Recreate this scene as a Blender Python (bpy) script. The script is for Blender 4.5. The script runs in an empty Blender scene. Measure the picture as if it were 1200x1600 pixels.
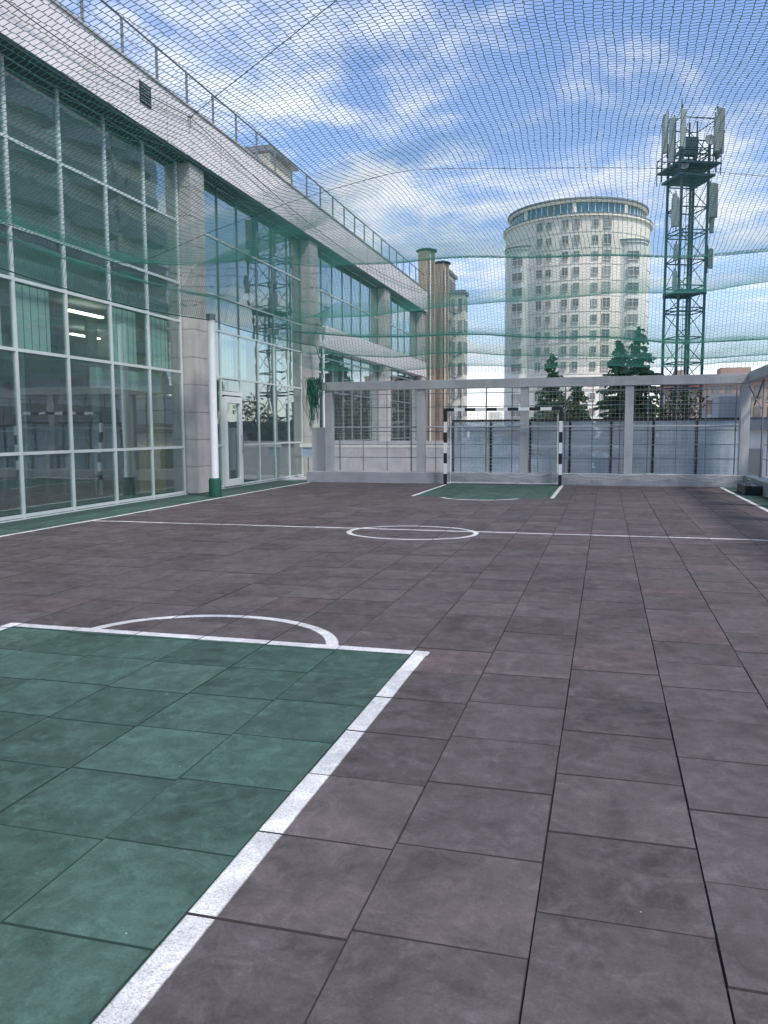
import bpy, math, random
import numpy as np
from mathutils import Vector, Matrix
R_ = math.radians
random.seed(7)
S = bpy.context.scene
C = S.collection

# ------------------------------------------------------------------ camera, world, sun, exposure
cam_h = 1.42
pitch, yaw, roll = .1002, .26737, -.00432
fwd = Vector((-math.sin(yaw)*math.cos(pitch), math.cos(yaw)*math.cos(pitch), -math.sin(pitch)))
rt = Vector((math.cos(yaw), math.sin(yaw), 0.0))
up = rt.cross(fwd)
r2 = math.cos(roll)*rt + math.sin(roll)*up
u2 = -math.sin(roll)*rt + math.cos(roll)*up
cd = bpy.data.cameras.new('camera'); cam = bpy.data.objects.new('camera', cd); C.objects.link(cam)
cam.matrix_world = Matrix(((r2.x, u2.x, -fwd.x, 0), (r2.y, u2.y, -fwd.y, 0), (r2.z, u2.z, -fwd.z, cam_h), (0, 0, 0, 1)))
cd.sensor_fit = 'VERTICAL'; cd.sensor_height = 36; cd.lens = 36*1262.7/1600
cd.clip_start = .05; cd.clip_end = 6000
S.camera = cam
S.view_settings.view_transform = 'Standard'; S.view_settings.look = 'None'
S.view_settings.gamma = 1; S.view_settings.exposure = 1.0

SUN_EL, SUN_AZ = R_(56), R_(125)        # azimuth measured clockwise from +Y
W = bpy.data.worlds.new('World'); S.world = W; W.use_nodes = True
wn, wl = W.node_tree.nodes, W.node_tree.links
wn.clear()
wo = wn.new('ShaderNodeOutputWorld'); bg1 = wn.new('ShaderNodeBackground'); bg2 = wn.new('ShaderNodeBackground')
mx = wn.new('ShaderNodeMixShader'); sky = wn.new('ShaderNodeTexSky')
sky.sky_type = 'NISHITA'; sky.sun_disc = False; sky.sun_elevation = SUN_EL; sky.sun_rotation = SUN_AZ
sky.air_density = 1.1; sky.dust_density = .4; sky.ozone_density = 4.5
bg1.inputs[1].default_value = .115
bg2.inputs[0].default_value = (.90, .93, 1.0, 1); bg2.inputs[1].default_value = .66
tn = wn.new('ShaderNodeMix'); tn.data_type = 'RGBA'; tn.blend_type = 'MULTIPLY'; tn.inputs[0].default_value = 1; tn.inputs[7].default_value = (1.07, .98, 1.05, 1)
wl.new(sky.outputs[0], tn.inputs[6]); wl.new(tn.outputs[2], bg1.inputs[0])
tc = wn.new('ShaderNodeTexCoord'); sp = wn.new('ShaderNodeSeparateXYZ'); wl.new(tc.outputs['Generated'], sp.inputs[0])
def wm(op, a, b=None, c=None):
    n = wn.new('ShaderNodeMath'); n.operation = op
    for i, v in enumerate((a, b, c)):
        if v is None: continue
        if isinstance(v, (int, float)): n.inputs[i].default_value = v
        else: wl.new(v, n.inputs[i])
    return n.outputs[0]
den = wm('ADD', wm('MAXIMUM', sp.outputs[2], 0.0), .12)
cxy = wn.new('ShaderNodeCombineXYZ')
wl.new(wm('DIVIDE', sp.outputs[0], den), cxy.inputs[0]); wl.new(wm('DIVIDE', sp.outputs[1], den), cxy.inputs[1])
cxy.inputs[2].default_value = 4.3
def wnoise(scale, detail, rough, dist):
    n = wn.new('ShaderNodeTexNoise'); n.inputs['Scale'].default_value = scale; n.inputs['Detail'].default_value = detail
    n.inputs['Roughness'].default_value = rough; n.inputs['Distortion'].default_value = dist
    wl.new(cxy.outputs[0], n.inputs['Vector']); return n.outputs[0]
nz = wm('ADD', wm('MULTIPLY', wnoise(1.25, 9, .58, .45), .72), wm('MULTIPLY', wnoise(4.2, 8, .6, .3), .28))
mr = wn.new('ShaderNodeMapRange'); mr.interpolation_type = 'SMOOTHSTEP'
mr.inputs['From Min'].default_value = .46; mr.inputs['From Max'].default_value = .62
wl.new(nz, mr.inputs['Value'])
hz = wm('MULTIPLY', wm('POWER', wm('SUBTRACT', 1.0, wm('MAXIMUM', sp.outputs[2], 0.0)), 14.0), .62)   # pale air low over the horizon
fac = wm('MINIMUM', wm('MAXIMUM', wm('MULTIPLY', mr.outputs[0], .92), hz), 1.0)
wl.new(fac, mx.inputs[0]); wl.new(bg1.outputs[0], mx.inputs[1]); wl.new(bg2.outputs[0], mx.inputs[2]); wl.new(mx.outputs[0], wo.inputs[0])

sl = bpy.data.lights.new('sun', 'SUN'); sun = bpy.data.objects.new('sun', sl); C.objects.link(sun)
sl.energy = 2.2; sl.angle = R_(12); sl.color = (1, .96, .9)
sdir = Vector((math.sin(SUN_AZ)*math.cos(SUN_EL), math.cos(SUN_AZ)*math.cos(SUN_EL), math.sin(SUN_EL)))
sun.rotation_euler = sdir.to_track_quat('Z', 'Y').to_euler(); sun.location = sdir*60

# ------------------------------------------------------------------ node helpers
class N:                                     # small expression wrapper round shader sockets
    def __init__(s, t, o): s.t, s.o = t, o
    def _m(s, op, *a):
        n = s.t.nodes.new('ShaderNodeMath'); n.operation = op
        for i, v in enumerate((s,)+a):
            if isinstance(v, N): s.t.links.new(v.o, n.inputs[i])
            else: n.inputs[i].default_value = v
        return N(s.t, n.outputs[0])
    def __add__(s, b): return s._m('ADD', b)
    def __sub__(s, b): return s._m('SUBTRACT', b)
    def __mul__(s, b): return s._m('MULTIPLY', b)
    def __truediv__(s, b): return s._m('DIVIDE', b)
    def abs(s): return s._m('ABSOLUTE')
    def sqrt(s): return s._m('SQRT')
    def max(s, b): return s._m('MAXIMUM', b)
    def min(s, b): return s._m('MINIMUM', b)
    def sat(s): return s.max(0.0).min(1.0)
    def gt(s, v, soft=.004):                 # soft step, 1 above v
        return ((s - v)/(2*soft) + .5).sat()
    def lt(s, v, soft=.004): return s.gt(v, soft)._m('MULTIPLY', -1.0) + 1.0
    def ramp(s, a, b):
        n = s.t.nodes.new('ShaderNodeMapRange'); n.inputs['From Min'].default_value = a; n.inputs['From Max'].default_value = b
        s.t.links.new(s.o, n.inputs['Value']); return N(s.t, n.outputs[0])
def pos(t):
    g = t.nodes.new('ShaderNodeNewGeometry'); s = t.nodes.new('ShaderNodeSeparateXYZ'); t.links.new(g.outputs['Position'], s.inputs[0])
    return N(t, g.outputs['Position']), N(t, s.outputs[0]), N(t, s.outputs[1]), N(t, s.outputs[2])
def noise(t, vec, scale, detail=4, rough=.55, dist=0, w=None):
    n = t.nodes.new('ShaderNodeTexNoise'); n.inputs['Scale'].default_value = scale; n.inputs['Detail'].default_value = detail
    n.inputs['Roughness'].default_value = rough; n.inputs['Distortion'].default_value = dist
    if w is not None: n.noise_dimensions = '4D'; t.links.new(w.o, n.inputs['W'])
    t.links.new(vec.o, n.inputs['Vector']); return N(t, n.outputs[0])
def mixc(t, f, a, b, mode='MIX'):
    n = t.nodes.new('ShaderNodeMix'); n.data_type = 'RGBA'; n.blend_type = mode
    for i, v in ((0, f), (6, a), (7, b)):
        if isinstance(v, N): t.links.new(v.o, n.inputs[i])
        elif isinstance(v, tuple): n.inputs[i].default_value = (*v[:3], 1)
        else: n.inputs[i].default_value = v
    return N(t, n.outputs[2])
def newmat(name):
    m = bpy.data.materials.new(name); m.use_nodes = True; t = m.node_tree
    return m, t, t.nodes['Principled BSDF']
def mat(name, col, rough=.7, var=.12, scale=2.0, bump=0.0, bscale=60, metal=0.0, spec=.4, streak=0.0, fine=.05):
    m, t, p = newmat(name); P, x, y, z = pos(t)
    n1 = noise(t, P, scale, 6, .6, .3)
    f = n1.ramp(.3, .7)*(2*var) + (1-var)
    f = f*(noise(t, P, scale*23, 3)*(2*fine) + (1-fine))
    if streak:
        mp = t.nodes.new('ShaderNodeMapping'); mp.inputs['Scale'].default_value = (1, 1, .08); t.links.new(P.o, mp.inputs[0])
        f = f*(noise(t, N(t, mp.outputs[0]), 5, 4).ramp(.35, .7)*(-streak) + 1.0)
    cc = t.nodes.new('ShaderNodeCombineColor')
    for i in range(3): t.links.new((f*col[i]).o, cc.inputs[i])
    t.links.new(cc.outputs[0], p.inputs['Base Color'])
    p.inputs['Roughness'].default_value = rough; p.inputs['Metallic'].default_value = metal; p.inputs['Specular IOR Level'].default_value = spec
    if bump:
        b = t.nodes.new('ShaderNodeBump'); b.inputs['Strength'].default_value = bump; b.inputs['Distance'].default_value = .004
        t.links.new(noise(t, P, bscale, 5, .65).o, b.inputs['Height']); t.links.new(b.outputs[0], p.inputs['Normal'])
    return m
def glass(name, tint, refl=.2, gain=.9, gcol=(.85, .95, .92), wave=.0, dirt=0.0, dirtcol=(.5, .55, .6)):
    m = bpy.data.materials.new(name); m.use_nodes = True; t = m.node_tree; t.nodes.clear()
    o = t.nodes.new('ShaderNodeOutputMaterial'); tr = t.nodes.new('ShaderNodeBsdfTransparent'); gl = t.nodes.new('ShaderNodeBsdfGlossy')
    tr.inputs[0].default_value = (*tint, 1); gl.inputs[0].default_value = (*gcol, 1); gl.inputs[1].default_value = .015
    ge = t.nodes.new('ShaderNodeNewGeometry'); vd = t.nodes.new('ShaderNodeVectorMath'); vd.operation = 'DOT_PRODUCT'
    t.links.new(ge.outputs['Incoming'], vd.inputs[0]); t.links.new(ge.outputs['Normal'], vd.inputs[1])
    g_ = (N(t, vd.outputs['Value']).abs()*-1.0 + 1.0).sat()
    f = (g_._m('POWER', 4.0)*gain + refl).sat()
    P, x, y, z = pos(t)
    if wave:
        b = t.nodes.new('ShaderNodeBump'); b.inputs['Strength'].default_value = 1; b.inputs['Distance'].default_value = wave
        t.links.new(noise(t, P, .9, 2, .5, .6).o, b.inputs['Height']); t.links.new(b.outputs[0], gl.inputs['Normal'])
    a = t.nodes.new('ShaderNodeMixShader'); t.links.new(f.o, a.inputs[0]); t.links.new(tr.outputs[0], a.inputs[1]); t.links.new(gl.outputs[0], a.inputs[2])
    last = a
    if dirt:
        d = t.nodes.new('ShaderNodeBsdfDiffuse'); d.inputs[0].default_value = (*dirtcol, 1)
        k = t.nodes.new('ShaderNodeMixShader'); t.links.new((noise(t, P, 1.3, 5, .55, .6).ramp(.25, .8)*(dirt*.5) + dirt*.6).o, k.inputs[0])
        t.links.new(a.outputs[0], k.inputs[1]); t.links.new(d.outputs[0], k.inputs[2]); last = k
    t.links.new(last.outputs[0], o.inputs[0]); return m

M = {}
M['white_metal'] = mat('white_metal', (.62, .65, .64), .45, .06)
M['alu'] = mat('alu', (.50, .55, .54), .4, .08, metal=.1)
M['dark_alu'] = mat('dark_alu', (.10, .15, .16), .4, .08)
M['fascia'] = mat('fascia', (.70, .66, .66), .55, .07, .6, streak=.12)
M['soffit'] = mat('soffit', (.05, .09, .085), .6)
M['stone'] = mat('stone', (.40, .385, .37), .7, .16, 1.6, .3, 30, streak=.15)
M['concrete'] = mat('concrete', (.40, .40, .41), .8, .10, 1.4, .4, 40, streak=.1)
M['curb'] = mat('curb', (.36, .36, .38), .8, .14, 2.2, .4, 30)
M['frame_paint'] = mat('frame_paint', (.46, .46, .47), .6, .10, 1.5, .2, 50, streak=.12)
M['black'] = mat('black', (.012, .016, .02), .45, .1)
M['dark_green'] = mat('dark_green', (.01, .075, .05), .6, .15)
M['steel'] = mat('steel', (.16, .18, .19), .5, .1)
M['mast'] = mat('mast', (.03, .055, .08), .55, .15)
M['antenna'] = mat('antenna', (.32, .35, .33), .5, .08)
M['blind'] = mat('blind', (.72, .82, .77), .8, .06)
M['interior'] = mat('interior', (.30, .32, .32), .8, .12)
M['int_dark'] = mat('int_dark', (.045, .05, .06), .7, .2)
M['yellow'] = mat('yellow', (.50, .36, .06), .6, .2, 3)
M['cream'] = mat('cream', (.79, .74, .63), .8, .07, .12, streak=.12)
M['cream_green'] = mat('cream_green', (.64, .65, .58), .8, .07, .12, streak=.12)
M['cornice'] = mat('cornice', (.17, .18, .19), .6, .1)
M['blue_glass'] = mat('blue_glass', (.06, .16, .24), .15, .5, .35, spec=.8)
M['win_dark'] = mat('win_dark', (.12, .12, .115), .25, .5, .3, spec=.6)
M['win_frame'] = mat('win_frame', (.50, .48, .43), .6, .05)
M['beige'] = mat('beige', (.58, .55, .46), .8, .10, .3, streak=.12)
M['brown_wall'] = mat('brown_wall', (.36, .27, .22), .85, .12, .15, streak=.12)
M['grey_wall'] = mat('grey_wall', (.32, .34, .36), .85, .12, .15, streak=.12)
M['pale_wall'] = mat('pale_wall', (.62, .62, .60), .8, .08, .3, streak=.12)
M['stack'] = mat('stack', (.42, .31, .23), .33, .10, 1.5, metal=.5, streak=.15)
M['red_roof'] = mat('red_roof', (.20, .07, .05), .8)
M['asphalt'] = mat('asphalt', (.20, .21, .22), .9, .25, .05)
M['ball_net'] = mat('ball_net', (.40, .42, .42), .8)
M['goal_white'] = mat('goal_white', (.75, .75, .75), .35, .04)
M['gathered'] = mat('gathered', (.03, .15, .105), .8, .2)
M['rope'] = mat('rope', (.02, .03, .03), .8)
M['terrace'] = mat('terrace', (.33, .33, .34), .85, .15, 1.0)
M['sign'] = mat('sign', (.30, .38, .46), .5)
M['bark'] = mat('bark', (.06, .045, .035), .9, .2, 6)
M['machine'] = mat('machine', (.03, .04, .055), .4, .2)
M['machine_light'] = mat('machine_light', (.11, .13, .15), .5, .1)
_t = M['win_dark'].node_tree; _p = _t.nodes['Principled BSDF']; _l = _p.inputs['Base Color'].links[0].from_socket
_oi = _t.nodes.new('ShaderNodeObjectInfo'); _r = N(_t, _oi.outputs['Random'])
_t.links.new(mixc(_t, (_r._m('POWER', 2.2)).sat(), N(_t, _l), (.34, .34, .31)).o, _p.inputs['Base Color'])
def leafmat(name, a, b):
    m, t, p = newmat(name); P, x, y, z = pos(t)
    f = noise(t, P, 1.7, 5, .7).ramp(.3, .7)
    t.links.new(mixc(t, f, a, b).o, p.inputs['Base Color']); p.inputs['Roughness'].default_value = .7
    p.inputs['Specular IOR Level'].default_value = .2; return m
M['needles'] = leafmat('needles', (.045, .10, .055), (.10, .19, .10))
M['leaves'] = leafmat('leaves', (.025, .05, .018), (.07, .10, .035))
M['facade_glass'] = glass('facade_glass', (.80, .90, .885), .22, .95, (.92, .99, .98), .0018, .05, (.50, .60, .57))
M['bal_glass'] = glass('bal_glass', (.76, .86, .93), .05, .6, (.9, .95, 1), 0, .50, (.66, .72, .76))
m, t, p = newmat('lamp'); p.inputs['Emission Color'].default_value = (1, .93, .72, 1); p.inputs['Emission Strength'].default_value = 3.5; M['lamp'] = m
M['net'] = mat('net', (.025, .13, .10), .75, .1, 1.0)

# --- rubber tile floor with painted court (paint follows the tiles and their gaps)
def court_material():
    m, t, p = newmat('rubber_tiles'); P, x, y, z = pos(t)
    at = t.nodes.new('ShaderNodeAttribute'); at.attribute_name = 'tone'
    sc = t.nodes.new('ShaderNodeSeparateColor'); t.links.new(at.outputs['Color'], sc.inputs[0])
    tr, tg, tb = (N(t, sc.outputs[i]) for i in range(3))
    w = tb*40.0
    big = noise(t, P, 2.6, 7, .62, .5, w)
    mid = noise(t, P, 9.0, 6, .65, .8, w)
    fine = noise(t, P, 330.0, 3, .7)
    grain = noise(t, P, 120.0, 2, .6)
    scf = noise(t, P, 5.0, 8, .75, 1.6, w)
    light = big.ramp(.34, .66)*.38 + mid.ramp(.36, .66)*.36 + tr*.26 + scf.ramp(.50, .72)*.55 + .42
    light = light*(fine*.5 + .75)*(noise(t, P, 85.0, 2, .7).ramp(.3, .7)*.22 + .89)
    wob = (noise(t, P, 24.0, 3)-.5)*.004
    X = x + wob; Y = y + wob
    purple = mixc(t, (tg*.9).sat(), (.083, .073, .075), (.096, .072, .073))
    # green zones
    g1 = X.gt(-4.2)*X.lt(-1.15)*Y.lt(4.93)
    g2 = X.gt(-4.05)*X.lt(-1.08)*Y.gt(17.2)*Y.lt(21.25)
    ex = ((X+2.55)/.86); ey = ((Y-17.25)/.80)
    er = (ex*ex+ey*ey).sqrt()
    g3 = er.lt(1.0, .03)*Y.lt(17.25)
    g4 = X.lt(-8.0) ; g5 = X.gt(2.77)
    g = g1.max(g2).max(g3).max(g4).max(g5)
    green = mixc(t, (tg*.6 + mid*.5).sat(), (.037, .080, .063), (.064, .108, .090))
    base = mixc(t, g, purple, green)
    # white lines
    def band(v, a, b): return v.gt(a)*v.lt(b)
    def ell(cx, cy, rx, ry, wd):
        a = (X-cx)/rx; b = (Y-cy)/ry; r = (a*a+b*b).sqrt(); return (r-1.0).abs().lt(wd, .006)
    ln = band(X, -1.165, -1.075)*Y.lt(5.01)
    ln = ln.max(band(X, -4.27, -4.18)*Y.lt(5.0))
    ln = ln.max(band(Y, 4.91, 5.0)*band(X, -4.27, -1.065))
    ln = ln.max(ell(-2.64, 4.82, .93, .80, .045)*Y.gt(4.96))
    ln = ln.max(band(Y, 11.22, 11.29)*band(X, -8.0, 2.77))
    ln = ln.max(ell(-2.60, 10.98, .90, .74, .04))
    ln = ln.max(band(X, -8.03, -7.95)*band(Y, -3, 21.3))
    ln = ln.max(band(X, 2.72, 2.80)*band(Y, -3, 21.3))
    ln = ln.max(band(X, -4.10, -4.02)*band(Y, 17.2, 21.0))
    ln = ln.max(band(X, -1.10, -1.02)*band(Y, 17.2, 21.25))
    ln = ln.max((er-1.0).abs().lt(.05, .02)*Y.lt(16.95))
    worn = fine.gt(.46, .10)*.42 + .58
    worn = worn*(mid.ramp(.18, .40)*.25 + .75)
    rim = grain.gt(.42, .08)*.42 + .58
    white = mixc(t, (worn*rim*ln).sat(), base, (.66, .66, .67))
    vm = t.nodes.new('ShaderNodeVectorMath'); vm.operation = 'SCALE'; t.links.new(white.o, vm.inputs[0])
    t.links.new((light*(ln*-.4+1.0) + ln*.36).o, vm.inputs['Scale'])
    # crumbs of grit
    vo = t.nodes.new('ShaderNodeTexVoronoi'); vo.inputs['Scale'].default_value = 6.5; t.links.new(P.o, vo.inputs['Vector'])
    crumb = N(t, vo.outputs['Distance']).lt(.020, .004)
    col = mixc(t, crumb*.55, N(t, vm.outputs[0]), (.5, .5, .48))
    t.links.new(col.o, p.inputs['Base Color'])
    p.inputs['Roughness'].default_value = .85; p.inputs['Specular IOR Level'].default_value = .22
    b = t.nodes.new('ShaderNodeBump'); b.inputs['Strength'].default_value = .55; b.inputs['Distance'].default_value = .003
    t.links.new((fine*.6 + grain*.5 + mid*.6).o, b.inputs['Height']); t.links.new(b.outputs[0], p.inputs['Normal'])
    return m
M['tiles'] = court_material()
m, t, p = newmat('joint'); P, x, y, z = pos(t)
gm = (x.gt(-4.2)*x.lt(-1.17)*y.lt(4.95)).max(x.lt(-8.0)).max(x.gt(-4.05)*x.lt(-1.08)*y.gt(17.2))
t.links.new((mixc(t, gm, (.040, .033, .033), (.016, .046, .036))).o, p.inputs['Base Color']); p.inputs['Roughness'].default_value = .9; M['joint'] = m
M['gap'] = mat('gap', (.012, .012, .013), .95)

# ------------------------------------------------------------------ mesh helpers
class MB:
    def __init__(s): s.v, s.f = [], []
    def box(s, x0, x1, y0, y1, z0, z1):
        b = len(s.v)
        s.v += [(x0,y0,z0),(x1,y0,z0),(x1,y1,z0),(x0,y1,z0),(x0,y0,z1),(x1,y0,z1),(x1,y1,z1),(x0,y1,z1)]
        s.f += [tuple(b+i for i in q) for q in ((3,2,1,0),(4,5,6,7),(0,1,5,4),(1,2,6,5),(2,3,7,6),(3,0,4,7))]; return s
    def bar(s, a, b, r, n=8, r2=None, cap=True):
        a, b = Vector(a), Vector(b); d = (b-a).normalized()
        u = d.orthogonal().normalized(); v = d.cross(u); k = len(s.v); r2 = r if r2 is None else r2
        for P, q in ((a, r), (b, r2)):
            for i in range(n):
                an = 2*math.pi*(i+.5)/n; s.v.append(tuple(P+u*math.cos(an)*q+v*math.sin(an)*q))
        for i in range(n): j = (i+1) % n; s.f.append((k+i, k+j, k+n+j, k+n+i))
        if cap: s.f += [tuple(k+n-1-i for i in range(n)), tuple(k+n+i for i in range(n))]
        return s
    def tube(s, pts, r, n=4):
        pts = [Vector(p) for p in pts]; k = len(s.v)
        for i, P in enumerate(pts):
            d = (pts[min(i+1, len(pts)-1)]-pts[max(i-1, 0)]).normalized()
            u = d.cross(Vector((0,0,1))); u = u.normalized() if u.length > 1e-4 else Vector((1,0,0)); v = d.cross(u)
            for j in range(n):
                an = 2*math.pi*j/n; s.v.append(tuple(P+u*math.cos(an)*r+v*math.sin(an)*r))
        for i in range(len(pts)-1):
            for j in range(n): l = (j+1) % n; s.f.append((k+i*n+j, k+i*n+l, k+(i+1)*n+l, k+(i+1)*n+j))
        return s
    def lathe(s, prof, n=32, cx=0, cy=0, sx=1, sy=1, a0=0, a1=2*math.pi):
        k = len(s.v); full = abs(a1-a0-2*math.pi) < 1e-6; m = n if full else n+1
        for r, z in prof:
            for i in range(m):
                a = a0+(a1-a0)*i/n; s.v.append((cx+r*sx*math.cos(a), cy+r*sy*math.sin(a), z))
        for i in range(len(prof)-1):
            for j in range(n):
                l = (j+1) % m; s.f.append((k+i*m+j, k+i*m+l, k+(i+1)*m+l, k+(i+1)*m+j))
        return s
    def poly(s, pts, x0, x1):            # prism along X of a (y,z) outline
        k = len(s.v); n = len(pts)
        for x in (x0, x1): s.v += [(x, y, z) for y, z in pts]
        s.f += [tuple(k+i for i in range(n)), tuple(k+2*n-1-i for i in range(n))]
        for i in range(n): j = (i+1) % n; s.f.append((k+i, k+n+i, k+n+j, k+j))
        return s
    def build(s, name, m, parent=None, smooth=False, bevel=0):
        me = bpy.data.meshes.new(name); me.from_pydata(s.v, [], s.f); me.update()
        me.materials.append(M[m] if isinstance(m, str) else m)
        if smooth:
            me.polygons.foreach_set('use_smooth', [True]*len(me.polygons))
            try: me.set_sharp_from_angle(angle=R_(40))
            except Exception: pass
        o = bpy.data.objects.new(name, me); C.objects.link(o)
        if parent: o.parent = parent; 
        if bevel:
            b = o.modifiers.new('bevel', 'BEVEL'); b.width = bevel; b.segments = 2; b.limit_method = 'ANGLE'
        return o
def tag(o, label=None, cat=None, group=None, kind=None):
    if label: o['label'] = label
    if cat: o['category'] = cat
    if group: o['group'] = group
    if kind: o['kind'] = kind
    return o
def thing(name, label, cat, group=None, loc=(0,0,0), rz=0):
    e = bpy.data.objects.new(name, None); C.objects.link(e); e.location = loc; e.rotation_euler = (0,0,rz); e.empty_display_size = .2
    return tag(e, label, cat, group)
def dup(src, parent, loc=None, label=None):
    o = src.copy(); C.objects.link(o); o.parent = parent
    if loc is not None: o.location = loc
    if label: o['label'] = label
    return o
def copy_thing(root, loc, rz=0, sc=1, label=None):
    r = root.copy(); C.objects.link(r); r.location = loc; r.rotation_euler = (0,0,rz); r.scale = (sc,)*3
    if label: r['label'] = label
    for ch in root.children:
        c = dup(ch, r)
        for g in ch.children: dup(g, c)
    return r

# ------------------------------------------------------------------ ground, court floor
o = MB().box(-700, 700, -300, 1500, -14, -12).build('ground', 'asphalt'); tag(o, 'grey city ground far below the terrace', 'ground', kind='structure')
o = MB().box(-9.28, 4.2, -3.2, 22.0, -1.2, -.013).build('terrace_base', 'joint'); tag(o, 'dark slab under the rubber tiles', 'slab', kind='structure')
def tiles():
    rng = random.Random(3); V = []; F = []; T = []
    offs = {-1: .09, 0: .38, 1: .02}      # row offset per column (column 0 spans x -0.17..0.33)
    known = {-1: .31, 0: .10, 1: .64-.5, 2: .42, 3: .05, -2: .06+.02, -3: .35}
    g = .0011; c = .0024; MI = []; t = .5; base = -1.17
    i0, i1 = -17, 11
    for i in range(i0, i1):
        x0 = -.17 + i*t; x1 = x0+t
        if x0 < -9.35 or x1 > 4.4: continue
        anchor = 2.34 + rng.uniform(-.012, .012) if x0 < -1.18 else {0: 2.31, 1: 2.61, -1: 2.07, -2: 2.53, 2: 2.44, 3: 2.72, 4: 2.2}.get(i, 2+rng.random()*.5)
        y = anchor - .508*11
        jx = rng.uniform(-.001, .001)
        while y < 21.95:
            tt = .508 + rng.uniform(-.004, .004)
            y0, y1 = y+.0022, min(y+tt, 21.98)-.0022; xa, xb = x0+g+jx+rng.uniform(-.0012, .0012), x1-g+jx+rng.uniform(-.0012, .0012)
            dz = rng.uniform(-.0035, .0); k = len(V)
            ti = [rng.uniform(-.0012, .0012) for _ in range(4)]
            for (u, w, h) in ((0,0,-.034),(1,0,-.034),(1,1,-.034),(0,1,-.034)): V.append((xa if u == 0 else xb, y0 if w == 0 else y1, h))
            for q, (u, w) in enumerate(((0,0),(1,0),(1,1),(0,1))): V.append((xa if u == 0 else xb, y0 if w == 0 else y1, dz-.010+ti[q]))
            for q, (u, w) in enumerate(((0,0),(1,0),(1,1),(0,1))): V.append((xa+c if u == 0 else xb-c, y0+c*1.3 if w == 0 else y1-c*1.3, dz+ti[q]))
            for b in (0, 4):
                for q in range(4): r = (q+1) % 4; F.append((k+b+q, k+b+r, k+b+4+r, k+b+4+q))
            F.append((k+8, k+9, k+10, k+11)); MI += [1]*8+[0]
            red = .7 if rng.random() < .03 else rng.random()*.35
            T += [(rng.random(), red, rng.random(), 1)]*12
            y += tt
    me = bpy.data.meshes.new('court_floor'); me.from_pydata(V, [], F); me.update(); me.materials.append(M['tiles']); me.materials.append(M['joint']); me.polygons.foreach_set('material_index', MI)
    at = me.color_attributes.new('tone', 'FLOAT_COLOR', 'POINT'); at.data.foreach_set('color', np.array(T, 'f').ravel())
    o = bpy.data.objects.new('court_floor', me); C.objects.link(o)
    tag(o, 'rubber tile sports court with green zones and white painted lines', 'court floor', kind='structure')
tiles()
o = MB().box(-9.3, -3.0, 22.02, 45, -1.2, -.02).build('terrace', 'terrace'); tag(o, 'plain grey terrace beyond the end wall', 'terrace', kind='structure')
mb = MB(); mb.box(-9.28, 4.2, -3.2, 22.0, -12, -1.25); mb.box(-30, -9.32, -3.2, 45, -12, -.3); mb.box(-9.3, -3.0, 22.02, 45, -12, -1.25)
o = mb.build('podium', 'concrete'); tag(o, 'concrete podium carrying the court', 'podium', kind='structure')

# ------------------------------------------------------------------ main glass building on the left
XF = -9.3
B = thing('glass_building', 'long white and glass building with stone columns along the left of the court', 'building', loc=(XF, 20, 0))
def P_(mb, name, m, parent=None, **k):                      # part given in world coordinates
    o = mb.build(name, m, None, **k); p = parent or B
    o.parent = p; o.matrix_parent_inverse = Matrix.Translation(-p.matrix_basis.translation) if p.parent is None else Matrix.Identity(4)
    return o
def flat(o): return o
rows = [0.04, 1.07, 2.76, 3.89, 4.73, 6.09, 7.36]
bays = [(0.2, 7.75, [0.2+i*1.26 for i in range(7)]), (8.62, 16.65, [8.62, 9.97, 11.3, 12.63, 13.97, 15.31, 16.65]),
        (17.67, 24.15, [17.67, 18.58, 19.68, 20.86, 21.96, 23.06, 24.15]),
        (25.05, 33.05, [25.05, 26.1, 27.22, 28.37, 29.45, 30.6, 31.9, 33.05]), (34.1, 40.2, [34.1, 35.3, 36.5, 37.7, 38.9, 40.2])]
P_(MB().box(-24, -8.9, -.5, 41.0, 7.40, 8.44), 'fascia', 'fascia')
P_(MB().box(-9.55, -8.93, -.5, 40.9, 7.34, 7.397), 'soffit', 'soffit')
for i in range(9):
    pass
mb = MB()
for y in np.arange(1.0, 41, 2.44): mb.box(-8.897, -8.892, y-.006, y+.006, 7.40, 8.44)
mb.box(-8.905, -8.87, -.5, 41.0, 8.43, 8.47)
P_(mb, 'fascia_joint', 'stone')
mb = MB().box(-8.93, -8.88, 14.62, 15.02, 7.82, 8.22); P_(mb, 'vent', 'black')
mb = MB()
for k in range(6): mb.box(-8.885, -8.868, 14.64, 15.0, 7.85+k*.06, 7.875+k*.06)
P_(mb, 'vent_louvre', 'steel')
for (a, b) in ((7.8, 8.55), (16.72, 17.38), (24.22, 24.98), (33.12, 34.03), (40.27, 41.0)):
    mb = MB(); z = 0.0
    while z < 7.33:
        z1 = min(z+.62, 7.335); mb.box(-9.55, -9.0, a, b, z+.006, z1-.006); z = z1
    mb.box(-9.54, -9.015, a+.015, b-.015, 0, 7.33)
    P_(mb, 'column', 'stone')
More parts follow.
